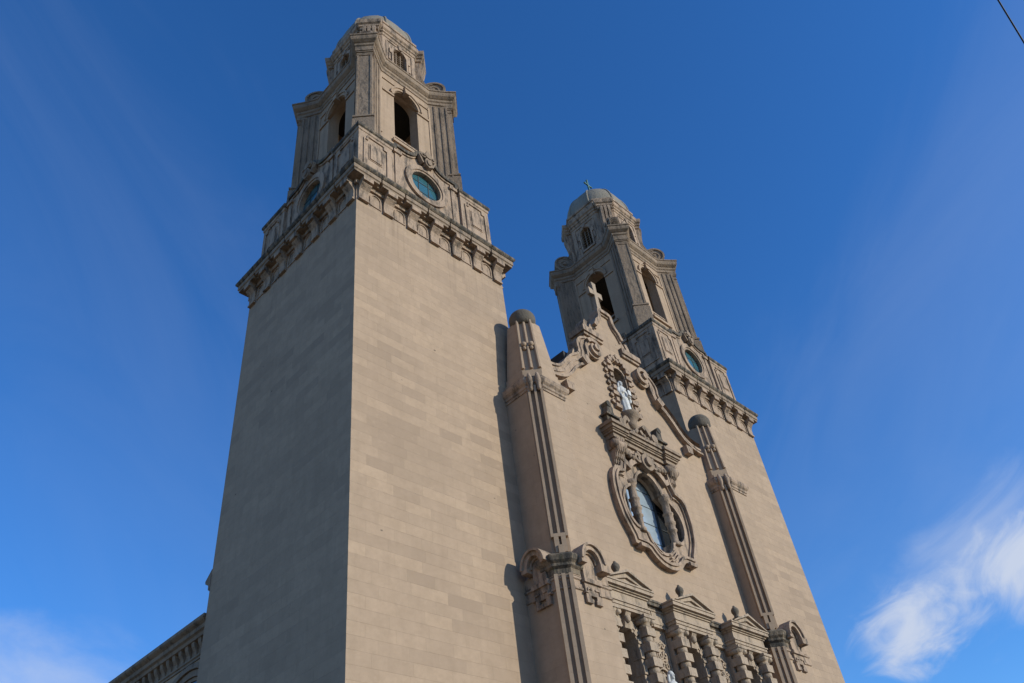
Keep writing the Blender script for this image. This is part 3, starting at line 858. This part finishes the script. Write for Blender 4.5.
# entablature on scroll brackets
b = MB()
step_box(b, -2.40, 2.40, YF-.42, [(0, 25.050, 25.300), (.10, 25.300, 25.420), (.16, 25.420, 25.500), (.24, 25.500, 25.700), (.34, 25.700, 25.820), (.28, 25.820, 25.960)])
for s in (-1, 1):
    step_box(b, s*2.28-.46, s*2.28+.46, YF-.58, [(0, 25.053, 25.303), (.10, 25.303, 25.423), (.16, 25.423, 25.503), (.24, 25.503, 25.703), (.34, 25.703, 25.823), (.28, 25.823, 25.963)])
b.box(CX-2.7, CX+2.7, YF-.22, YF+.1, 24.450, 25.055)
b.build('entablature', 'grey', oculus)
for s in (-1, 1):
    b = MB(); x = CX + s*2.3
    prof = [(-.05, 23.650), (.16, 23.650), (.2, 23.850), (.34, 23.950), (.36, 24.200), (.5, 24.320), (.58, 24.550), (.60, 25.050), (-.05, 25.050)]
    b.prism(prof, x-.30, x+.30, lambda a, v, w: (w, YF-a, v))
    for i in range(4):
        b.prism([(p[0]+.05, p[1]) for p in prof if p[0] > 0] + [(0, 25.000), (0, 23.700)], x-.25+.14*i, x-.17+.14*i, lambda a, v, w: (w, YF-a, v))
    b.lathe([(.26, -.42), (.26, .42)], (x, YF-.42, 24.720), 'x', 14)
    b.box(x-.3, x+.3, YF-.14, YF+.1, 23.000, 23.650)
    for i in range(3): b.box(x-.22, x+.22, YF-.22, YF, 23.040+.2*i, 23.160+.2*i)
    b.build('console', 'stone', oculus)
b = MB()
b.prism(S(arc(0, 24.450, .50, 0, 345, 23)), YF-.52, YF)
for s in (-1, 1):
    b.prism(S(band(spiral(s*.72, 24.560, .34, .08, 90, 1.5, 24, s), .15)), YF-.46, YF)
    b.prism(S(arc(s*.72, 24.560, .30, 0, 340, 17)), YF-.36, YF)
    b.prism(S(band(smooth_path([(s*1.02, 24.400), (s*1.4, 24.650), (s*1.75, 24.500), (s*2.1, 24.800)], 5), .24)), YF-.34, YF)
    for i in range(4): b.ball((CX+s*(1.1+.28*i), YF-.34, 24.420+.06*i), .16, 8)
b.prism(S(arc(0, 24.450, .28, 0, 340, 17)), YF-.66, YF)
b.build('cartouche', 'grey', oculus)
b = MB()
b.prism([S([(-2.4, 24.1)] + arc(0, 22.75, 1.75, 150, 30, 14, 1.62) + [(2.4, 24.1), (2.4, 24.4)] + arc(0, 22.95, 1.95, 35, 145, 14, 1.75) + [(-2.4, 24.4)])], YF-.36, YF)
b.build('hood_mould', 'stone', oculus)
for s in (-1, 1):
    b = MB(); x = CX + s*2.18
    step_box(b, -.46, .46, YF-.42, [(0, 25.965, 26.120), (-.08, 26.120, 26.650), (.06, 26.650, 26.760), (0, 26.760, 26.820)], cx=x)
    b.prism([(x-.32, 26.820), (x+.32, 26.820), (x+.22, 27.050), (x+.26, 27.320), (x+.1, 27.520), (x-.16, 27.440), (x-.24, 27.100)], YF-.38, YF+.05)
    b.prism(arc(x+s*.06, 27.500, .2, 0, 340, 12), YF-.42, YF)
    b.build('finial', 'ledge', oculus)

# ------------------------------------------------------------------ corner piers
def make_pier(x0, x1):
    yb, yf, ch = .3, -1.97, .56
    def plan(x0, x1, yf, ch): return [(x0, yf+ch), (x0+ch, yf), (x1, yf), (x1, yb), (x0, yb)]
    pl = plan(x0, x1, yf, ch)
    p = MB()
    p.ring(pl, [(0, 16.2), (0, 25.3)])
    pl_low = plan(x0-.36, x1+.36, yf-.16, .46)
    p.ring(pl_low, [(.12, 0), (.12, 1.2), (0, 1.3), (0, 15.5)])
    pier = p.build('corner_pier', 'smooth_ashlar', root)
    # vertical ribs on the bevelled corner
    e = Vector((-1, -1)).normalized(); t = Vector((1, -1)).normalized()
    c = Vector((x0+ch/2, yf+ch/2))
    r_ = MB()
    def rib(cc, u, w, z0, z1, d0=-.1, d1=.20):
        q = [cc + t*(u-w) + e*d0, cc + t*(u+w) + e*d0, cc + t*(u+w) + e*d1, cc + t*(u-w) + e*d1]
        r_.ring([tuple(a) for a in q][::-1] if False else [tuple(a) for a in (q[0], q[3], q[2], q[1])], [(0, z0), (0, z1)])
    for u in (-.30, 0, .30): rib(c, u, .055, 17.3, 25.3)
    for u in (-.15, .15): rib(c, u, .10, 16.6, 17.45, -.1, .20)
    rib(c, 0, .12, 16.2, 16.9, -.1, .26)
    cl = Vector((x0-.36+.23, yf-.16+.23))
    for u in (-.30, .0, .30): rib(cl, u, .075, 0.5, 15.5, -.1, .16)
    r_.build('rib', 'smooth_ashlar', pier)
    # cap
    cpm = MB()
    cpm.ring(pl, [(-.02, 25.06), (.05, 25.08), (.05, 25.2), (.10, 25.24), (.10, 25.38), (.20, 25.5), (.24, 25.62), (.24, 25.76), (.12, 25.84), (.12, 25.92), (.02, 26.0)])
    r2 = MB()
    for u in (-.2, .2):
        cpm.lathe([(.06, 24.95), (.11, 25.05), (.10, 25.25), (.15, 25.45), (.16, 25.68), (.11, 25.85), (.07, 26.0)], (c.x + t.x*u + e.x*.22, c.y + t.y*u + e.y*.22, 0), 'z', 8)
    cpm.build('cap', 'stone', pier)
    # obelisk: a stepped base, tapering sides, bevelled and ribbed corner
    mx, my = (x0+x1)/2, -1.0
    ob = MB()
    def plan_o(h, ch): return [(mx-h, my-h+ch), (mx-h+ch, my-h), (mx+h, my-h), (mx+h, my+h), (mx-h, my+h)]
    lv = [(.98, .62, 25.98), (.98, .62, 26.2), (.92, .68, 26.25), (.92, .68, 26.55), (.86, .72, 26.62), (.86, .72, 26.8), (.60, .58, 30.1)]
    rows = [[(*q, z) for q in plan_o(h, k)] for h, k, z in lv]
    n5 = 5; vs = [q for r in rows for q in r]; fs = [(i*5+j, i*5+(j+1) % 5, (i+1)*5+(j+1) % 5, (i+1)*5+j) for i in range(len(rows)-1) for j in range(5)]
    fs.append(tuple((len(rows)-1)*5+j for j in range(5)))
    ob.add(vs, fs)
    for u in (-1, 0, 1):
        b0 = Vector((mx-.86+.36, my-.86+.36)); b1 = Vector((mx-.60+.29, my-.60+.29))
        p0 = b0 + t*(u*.42) + e*.05; p1 = b1 + t*(u*.34) + e*.05
        ob.tube([(p0.x, p0.y, 26.7), (p1.x, p1.y, 30.15)], .085, 6, False)
        if u:
            pm = p0.lerp(p1, .47)
            ob.ball((pm.x - t.x*u*.2 + e.x*.04, pm.y - t.y*u*.2 + e.y*.04, 28.35), .16, 8)
            ob.ball((pm.x - t.x*u*.2 + e.x*.04, pm.y - t.y*u*.2 + e.y*.04, 28.1), .11, 8)
    ob.build('obelisk', 'smooth_ashlar', pier)
    bl = MB(); bl.lathe([(.5, -.55), (.62, -.52), (.70, -.3)] + [(max(.002, .72*math.cos(R(a))), .62*math.sin(R(a))) for a in range(-15, 91, 15)], (mx, my, 30.56), 'z', 24)
    bl.build('ball_finial', 'ball', pier)
    # lower entablature with an arched hood on each face
    en = MB()
    en.ring(pl_low, [(-.02, 14.88), (.06, 14.92), (.06, 15.0), (.02, 15.02), (.02, 15.3), (.08, 15.34), (.08, 15.42), (.0, 15.45), (.0, 15.5)], cap=False)
    # the dark moulded block stands on the corner only
    q0, q1, q2 = Vector(pl_low[0]), Vector(pl_low[1]), Vector(pl_low[2])
    blk = [(pl_low[0][0], pl_low[0][1]+.45), pl_low[0], pl_low[1], (pl_low[1][0]+.50, pl_low[1][1]), (pl_low[1][0]+.5, pl_low[1][1]+.6), (pl_low[0][0]+.5, pl_low[0][1]+.45)]
    en.ring(pl_low, [(0, 15.5), (0, 15.9), (-.2, 16.15), (-.34, 16.3)])
    en.mi = 1
    en.ring(blk, [(.02, 15.55), (.05, 15.75), (.16, 15.84), (.16, 15.95), (.26, 16.06), (.30, 16.25), (.24, 16.34), (.0, 16.42)])
    en.build('entablature', ['stone', 'ledge'], pier)
    xa, xb = x0-.36, x1+.36
    def hood(fn, uc, w, front=True):
        h = MB()
        zs, rad = 16.12, w
        a1 = arc(uc, zs, rad, 0, 180, 16, rad*1.12)
        h.prism(band(a1, .24), -.40, .2, fn)
        h.prism(band(arc(uc, zs, rad+.12, 0, 180, 16, rad*1.12+.12), .10), -.50, .2, fn)
        h.prism(band(arc(uc, zs, rad-.17, 0, 180, 16, rad*1.12-.17), .10), -.22, .2, fn)
        for s in ((-1, 1) if front else (-1,)):
            h.prism([(uc+s*(rad-.16), zs-.3), (uc+s*(rad+.42), zs-.3), (uc+s*(rad+.42), zs+.02), (uc+s*(rad-.16), zs+.02)] if s > 0 else [(uc-rad-.16, zs-.16), (uc-rad+.16, zs-.16), (uc-rad+.16, zs+.02), (uc-rad-.16, zs+.02)], -.44, .2, fn)
        # tympanum slab, its apron and fretted plaque
        h.prism([(uc-rad+.18, 15.36), (uc+rad-.14, 15.36)] + arc(uc, zs, rad-.16, 0, 180, 12, rad*1.12-.16), -.13, .1, fn)
        h.prism([(uc-rad+.06, 15.24), (uc+rad-.02, 15.24), (uc+rad-.02, 15.42), (uc-rad+.06, 15.42)], -.22, .1, fn)
        h.prism([(uc-rad+.12, 14.43), (uc-rad+.5, 14.43), (uc-rad+.5, 14.60), (uc-.18, 14.60), (uc-.18, 14.74), (uc+.18, 14.74), (uc+.18, 14.60), (uc+rad-.45, 14.60), (uc+rad-.45, 14.43), (uc+rad-.08, 14.43), (uc+rad-.08, 15.24), (uc-rad+.12, 15.24)], -.13, .1, fn)
        for s in (-1, 1):
            h.prism(band([(uc+s*.1, 15.00), (uc+s*.35, 15.00), (uc+s*.35, 14.84), (uc+s*.52, 14.84)], .07), -.18, .1, fn)
        h.build('arched_hood', 'stone', pier)
    yfl = yf - .16
    hood(lambda u, v, a: (u, yfl+a, v), xa + 1.50, .58)
    hood(lambda u, v, a: (xa+a, -u, v), .96, .50, False)
    return pier
pier1 = make_pier(9.0, 11.05); pier1['label'] = 'left corner pier beside the near tower'
pier2 = make_pier(25.15, 27.26); pier2['label'] = 'right corner pier against the far tower'

# ------------------------------------------------------------------ portal bays
def make_bay(c):
    x = CX + c - .40
    b = MB()
    yb = YF - .05
    # backing slab round the arched window
    b.prism([(x-2.36, 0), (x-1.42, 0), (x-1.42, 14.95), (x-2.36, 14.95)], YF-.16, YF)
    b.prism([(x+1.42, 0), (x+2.36, 0), (x+2.36, 14.95), (x+1.42, 14.95)], YF-.16, YF)
    b.prism([[(x-1.42, 0), (x+1.42, 0), (x+1.42, 14.95), (x-1.42, 14.95)], [(x-.70, 2.0), (x+.70, 2.0)] + arc(x, 13.75, .70, 0, 180, 14)], YF-.44, YF)
    bay = b.build('portal_bay', 'bay', root)
    w = MB()
    w.prism(port_win(x), YF+.7, YF+.74); w.mi = 1
    for z in (9, 11, 12.6, 13.9): w.box(x-.74, x+.74, YF+.64, YF+.7, z-.03, z+.03)
    w.box(x-.03, x+.03, YF+.63, YF+.695, 2, 14.65)
    w.build('window', ['dark_glass', 'lead'], bay)
    a = MB()
    # block voussoirs and jambs inside the opening
    for sd in (-1, 1):
        a.box(x+sd*.74-.07, x+sd*.74+.07, YF-.50, YF+.2, 2.0, 13.75)
        for i in range(18): a.box(x+sd*.76-.12, x+sd*.76+.12, YF-.56, YF-.1, 2.3+.64*i, 2.66+.64*i)
    a.prism(band(arc(x, 13.75, .74, 0, 180, 14), .14), YF-.50, YF+.2)
    for i in range(7):
        th = 4 + 26*i
        ca, sa = math.cos(R(th)), math.sin(R(th)); ct, st = math.cos(R(th+15)), math.sin(R(th+15))
        a.prism([(x+.66*ca, 13.75+.66*sa), (x+.98*ca, 13.75+.98*sa), (x+.98*ct, 13.75+.98*st), (x+.66*ct, 13.75+.66*st)], YF-.56, YF-.1)
    a.build('arch_surround', 'bay', bay)
    for s in (-1, 1):
        k_ = MB(); cx_, cy_ = x + s*1.14, YF - .68
        for i in range(21):
            z = 14.42 - .64*i
            k_.box(cx_-.29, cx_+.29, cy_-.29, cy_+.30, z-.36, z)
            k_.lathe([(.24, z-.64), (.24, z-.36)], (cx_, cy_, 0), 'z', 16)
        k_.box(cx_-.46, cx_+.46, cy_-.46, cy_+.38, 0, .9)
        k_.lathe([(.24, 14.42), (.29, 14.5), (.24, 14.56), (.28, 14.68), (.36, 14.80)], (cx_, cy_, 0), 'z', 16)
        for q in (-1, 1): k_.lathe([(.13, -.38), (.13, .34)], (cx_+q*.25, cy_, 14.72), 'y', 12)
        k_.box(cx_-.38, cx_+.38, cy_-.38, cy_+.34, 14.80, 14.93)
        k_.build('column', 'bay', bay)
    ks = MB()
    prof = [(.2, 14.25), (.52, 14.3), (.58, 14.5), (.54, 14.7), (.66, 14.78), (.74, 14.94), (.2, 14.94)]
    ks.prism(prof, x-.17, x+.17, lambda a_, v, w_: (w_, YF-.1-a_, v))
    ks.ball((x, YF-.70, 14.68), .16, 12, 1, .9, 1.2)
    ks.prism([(x-.62, 14.3), (x-.2, 14.62), (x+.2, 14.62), (x+.62, 14.3), (x+.62, 14.62), (x+.3, 14.86), (x-.3, 14.86), (x-.62, 14.62)], YF-.54, YF-.3)
    ks.build('keystone', 'bay', bay)
    en = MB()
    step_box(en, -1.40, 1.40, YF-.90, [(0, 14.94, 15.08), (.04, 15.08, 15.22), (.09, 15.22, 15.28), (0, 15.28, 15.66), (.06, 15.66, 15.74), (.14, 15.74, 15.82), (.26, 15.82, 15.98), (.30, 15.98, 16.06)], cx=x)
    en.build('entablature', 'bay', bay)
    en = MB()
    step_box(en, -2.34, 2.34, YF-.34, [(0, 14.95, 15.085), (.03, 15.085, 15.225), (0, 15.225, 15.655), (.04, 15.655, 15.745)], cx=x, back=YF)
    en.build('frieze', 'bay', bay)
    # the dark cornice that links one pediment to the next
    for s in (-1, 1):
        en = MB()
        x_in, x_out = x + s*1.42, x + s*2.372
        lo, hi = min(x_in, x_out), max(x_in, x_out)
        for e_, z0, z1 in [(.06, 15.75, 15.84), (.18, 15.84, 16.0), (.22, 16.0, 16.1), (.1, 16.1, 16.16)]:
            en.box(lo, hi, YF-.34-e_, YF, z0, z1)
        en.build('cornice', 'ledge', bay)
    pd = MB()
    yp = YF - .96
    za, zt, hw = 16.063, 16.64, 1.44
    sl = (zt-za)/hw
    def tri(hw_, zb, zt_): return [(x-hw_, zb), (x+hw_, zb), (x, zt_)]
    pd.prism(tri(1.40, za, zt-.02), yp+.02, YF)
    for s in (-1, 1):
        pd.prism([(x+s*hw, za), (x+s*(hw-.42), za), (x, zt-.30), (x, zt-.06)], yp-.16, YF)
        pd.prism([(x+s*(hw+.10), za), (x+s*(hw-.05), za), (x, zt-.085), (x, zt+.04)], yp-.30, YF)
    pd.prism([(x-.70, za+.09), (x+.70, za+.09), (x, za+.33)], yp-.06, YF)
    pd.build('pediment', 'bay', bay)
    f = MB()
    f.box(x-.06, x+.30, yp+.22, yp+.58, 16.3, 16.72)
    f.lathe([(.17, 16.70), (.19, 16.74), (.12, 16.80), (.12, 16.88), (.15, 16.94), (.20, 17.05), (.195, 17.15), (.13, 17.25), (.07, 17.29), (.06, 17.35), (.02, 17.38)], (x+.12, yp+.40, 0), 'z', 14)
    f.build('finial', 'ball', bay)
    # relief panels between the columns and the edge of the bay
    random.seed(int(c*10)+99)
    n_rel = 0
    for s in (-1, 1):
        xm = x + s*1.95
        if abs(xm - CX + .4) > 5.4: continue
        rp = MB()
        for i in range(8):
            z = 11.2 + i*.42
            for j in range(2):
                u = xm - .2 + .3*j + random.uniform(-.05, .05); v = z + random.uniform(-.05, .08)
                sg = 1 if (i+j) % 2 else -1
                rp.prism(band(spiral(u, v, .17, .04, random.choice((0, 90, 180)), 1.2, 12, sg), .075), YF-.24, YF-.12)
            if i % 2: rp.prism(band([(xm-.36, z+.12), (xm, z+.28), (xm+.36, z+.1)], .075), YF-.22, YF-.12)
        for q in (-1, 1): rp.box(xm+q*.40-.03, xm+q*.40+.03, YF-.21, YF-.12, 10.8, 14.85)
        rp.build('relief_panel', 'bay', bay)
    return bay
for c, lb in ((-4.75, 'leftmost portal bay with banded columns'), (0, 'middle portal bay with banded columns'), (4.75, 'rightmost portal bay next to the right pier')):
    make_bay(c)['label'] = lb

# ------------------------------------------------------------------ the nave behind
nv = MB()
NX = .54
nv.box(NX, 35.72, 10.0, 66, 0, 15.2)
nave = nv.build('nave', 'ashlar', root)
rf = MB()
rf.prism([(10.2, 15.25), (26.06, 15.25), (26.06, 26.5), (18.13, 29.8), (10.2, 26.5)], .36, 66)
rf.prism([(.5, 16.62), (10.2, 16.62), (10.2, 20.5)], 10.2, 66)
rf.prism([(35.7, 16.62), (26.1, 16.62), (26.1, 20.5)], 10.2, 66)
rf.build('roof', 'roof', nave)
cn = MB()
plan = [(NX, 10.66), (35.72, 10.66), (35.72, 66), (NX, 66)]
cn.ring(plan, [(.0, 15.2), (.05, 15.2), (.05, 15.3), (.10, 15.33), (.10, 15.40), (.0, 15.42), (.0, 15.95), (.28, 15.98), (.32, 16.12), (.42, 16.18), (.44, 16.34), (.56, 16.42), (.62, 16.48), (.62, 16.62), (.5, 16.66), (.2, 16.72)])
cn.build('cornice', 'grey', nave)
for i in range(96):
    y = 10.4 + i*.56
    b = MB(); b.prism([(.10, 15.42), (-.05, 15.44), (-.08, 15.6), (-.20, 15.78), (-.24, 15.98), (.10, 15.98)], y-.12, y+.12, lambda a, v, w: (NX + a, w, v))
    b.build('corbel', 'grey', nave)
for i in range(6):
    yc = 11.6 + i*8.2
    fn = lambda u, v, a: (NX - a, u, v)
    b = MB()
    b.prism(band(arc(yc, 12.15, 2.95, 0, 180, 24, 2.75), .22), -.1, .24, fn)
    b.prism(band(arc(yc, 12.15, 2.68, 0, 180, 24, 2.48), .26), -.1, .15, fn)
    b.prism(band(arc(yc, 12.15, 2.46, 0, 180, 24, 2.26), .14), -.1, .08, fn)
    b.build('blind_arch', 'grey', nave)
    b = MB(); b.prism([(yc-2.4, 3), (yc+2.4, 3)] + arc(yc, 12.15, 2.4, 0, 180, 24, 2.2), .002, .03, fn)
    b.mi = 1
    for j in range(9): b.prism([(yc-2.3+.575*j-.05, 3), (yc-2.3+.575*j+.05, 3), (yc-2.3+.575*j+.05, 12.1+2.0*math.sqrt(max(.02, 1-((-2.3+.575*j)/2.42)**2))), (yc-2.3+.575*j-.05, 12.1+2.0*math.sqrt(max(.02, 1-((-2.3+.575*j)/2.42)**2)))], .002, .08, fn)
    b.build('window', ['dark_glass', 'lead'], nave)
    b = MB(); yp = yc + 4.1
    b.box(NX-.30, NX+.1, yp-.55, yp+.55, 0, 12.9)
    b.box(NX-.42, NX+.1, yp-.68, yp+.68, 12.9, 13.1); b.box(NX-.52, NX+.1, yp-.78, yp+.78, 13.1, 13.5); b.box(NX-.60, NX+.1, yp-.86, yp+.86, 13.5, 13.7)
    b.box(NX-.25, NX+.1, yp-.5, yp+.5, 13.7, 15.2)
    b.build('pilaster', 'grey', nave)
# end of the string course at the back of the near tower
b = MB()
b.prism([(10.0, 17.55), (10.14, 17.65), (10.16, 17.85), (10.44, 18.02), (10.48, 18.15), (10.0, 18.55)], -.02, 1.4, lambda a, v, w: (w, a, v))
b.build('string_course', 'grey', nave)

# ------------------------------------------------------------------ statues
def make_statue():
    """robed standing figure, 2.45 high, base at the origin, facing -y"""
    b = MB()
    prof = [(.36, .30, 0), (.37, .31, .05), (.345, .29, .4), (.31, .26, .8), (.295, .24, 1.1), (.28, .215, 1.3), (.30, .215, 1.5), (.335, .215, 1.72), (.335, .20, 1.86), (.22, .16, 1.97), (.10, .10, 2.03), (.085, .09, 2.1)]
    n = 40; vs = []; fs = []
    for rx, ry, z in prof:
        fold = .06*max(0, 1-z/1.5)
        for i in range(n):
            a = 2*PI*i/n; q = 1 + fold*math.sin(a*9+z*1.5) + fold*.6*math.sin(a*5-z*2)
            vs.append((rx*q*math.cos(a), ry*q*math.sin(a), z))
    for i in range(len(prof)-1):
        for j in range(n): fs.append((i*n+j, i*n+(j+1) % n, (i+1)*n+(j+1) % n, (i+1)*n+j))
    fs.append(tuple(range(n))[::-1]); fs.append(tuple((len(prof)-1)*n+j for j in range(n)))
    b.smooth = True; b.add(vs, fs)
    # head, turned slightly, with nose, chin, ears
    b.ball((0, -.02, 2.25), .135, 18, .92, 1.05, 1.2)
    b.ball((0, -.165, 2.235), .028, 8, 1, 1, 1.6); b.ball((0, -.10, 2.14), .06, 8)
    for s in (-1, 1): b.ball((s*.125, -.01, 2.24), .03, 8, .6, 1, 1.3)
    # arms: right forearm raised across the chest, left holding a book at the waist
    b.tube([(-.30, 0, 1.82), (-.42, -.02, 1.55), (-.43, -.07, 1.36), (-.28, -.24, 1.42), (-.12, -.30, 1.55)], [.105, .11, .105, .085, .06], 10)
    b.tube([(.30, 0, 1.82), (.41, -.03, 1.55), (.42, -.08, 1.30), (.28, -.24, 1.20), (.12, -.30, 1.22)], [.105, .11, .11, .09, .06], 10)
    # hanging sleeves
    b.tube([(-.40, -.06, 1.40), (-.38, -.16, 1.15), (-.33, -.18, .95)], [.10, .11, .04], 8)
    b.tube([(.40, -.06, 1.32), (.38, -.16, 1.05), (.33, -.18, .85)], [.10, .11, .04], 8)
    for hx, hz, dx in ((-.10, 1.58, .02), (.10, 1.23, -.02)):
        b.ball((hx, -.31, hz), .055, 8, 1, .7, 1.2)
        for i in range(4): b.tube([(hx-.035+.023*i, -.33, hz+.04), (hx-.035+.023*i+dx, -.345, hz+.09), (hx-.03+.02*i+dx, -.33, hz+.13-.01*abs(i-1.5))], [.013, .012, .009], 6)
        b.tube([(hx+dx*2, -.33, hz), (hx+dx*3, -.35, hz+.05)], .013, 6)
    me = bpy.data.meshes.new('tmp'); me.from_pydata(b.v, [], b.f); o = bpy.data.objects.new('tmp', me); col.objects.link(o)
    md = o.modifiers.new('r', 'REMESH'); md.mode = 'VOXEL'; md.voxel_size = .017; md.use_smooth_shade = True
    dg = bpy.context.evaluated_depsgraph_get(); dg.update()
    body = bpy.data.meshes.new_from_object(o.evaluated_get(dg)); body.name = 'statue'
    bpy.data.objects.remove(o)
    body.materials.clear(); body.materials.append(M['marble'])
    st = bpy.data.objects.new('statue', body); col.objects.link(st)
    h = MB(); h.ball((0, .02, 2.30), .155, 16, .95, 1.0, 1.1)
    h.v = [(x, y, z) for x, y, z in h.v if True]
    h.tube([(-.13, .02, 2.28), (-.17, .05, 2.05), (-.2, .06, 1.9)], [.06, .08, .05], 8); h.tube([(.13, .02, 2.28), (.17, .05, 2.05), (.2, .06, 1.9)], [.06, .08, .05], 8)
    h.build('hair', 'marble', st)
    bk = MB(); bk.box(.0, .26, -.42, -.35, 1.22, 1.56); bk.build('book', 'marble', st)
    return st
st = make_statue()
st.location = (CX, YF - .02, 27.9); st.scale = (1, 1, 1.0)
st['label'] = 'white marble robed figure standing high in the toothed niche above the lobed window'
st['category'] = 'statue'; st['group'] = 'white statues on the church front'
for c, lb in ((-2.78, 'small white statue low between the left and middle portal bays'), (1.97, 'small white statue low between the middle and right portal bays')):
    s2 = copy_tree(st, None, (CX + c, YF - .62, 10.45)); s2['label'] = lb
    n_ = MB()
    x = CX + c
    n_.prism([(x-.42, 9.9), (x+.42, 9.9), (x+.34, 10.1), (x+.5, 10.45), (x-.5, 10.45), (x-.34, 10.1)], YF-1.05, YF-.1)
    n_.build('statue_bracket', 'bay', front)
    n_ = MB()
    n_.prism([[(x-.46, 10.46), (x+.46, 10.46)] + arc(x, 12.75, .46, 0, 180, 12, .42), [(x-.36, 10.47), (x+.36, 10.47)] + arc(x, 12.75, .36, 0, 180, 12, .32)], YF-.34, YF-.1)
    n_.build('niche', 'bay', front)

# ------------------------------------------------------------------ overhead wire
a = Vector((4.483, -24.475, 21.910)); bb = Vector((5.144, -24.387, 21.280)); d = (bb - a).normalized()
pts = []
for i in range(41):
    s = -30 + 60*i/40
    pts.append(a + d*s + Vector((0, 0, -.0004*(s*s))))
w = MB(); w.tube(pts, .022, 8)
w.build('overhead_wire', 'cable', label='thin black cable crossing the sky in the upper right corner', category='wire')
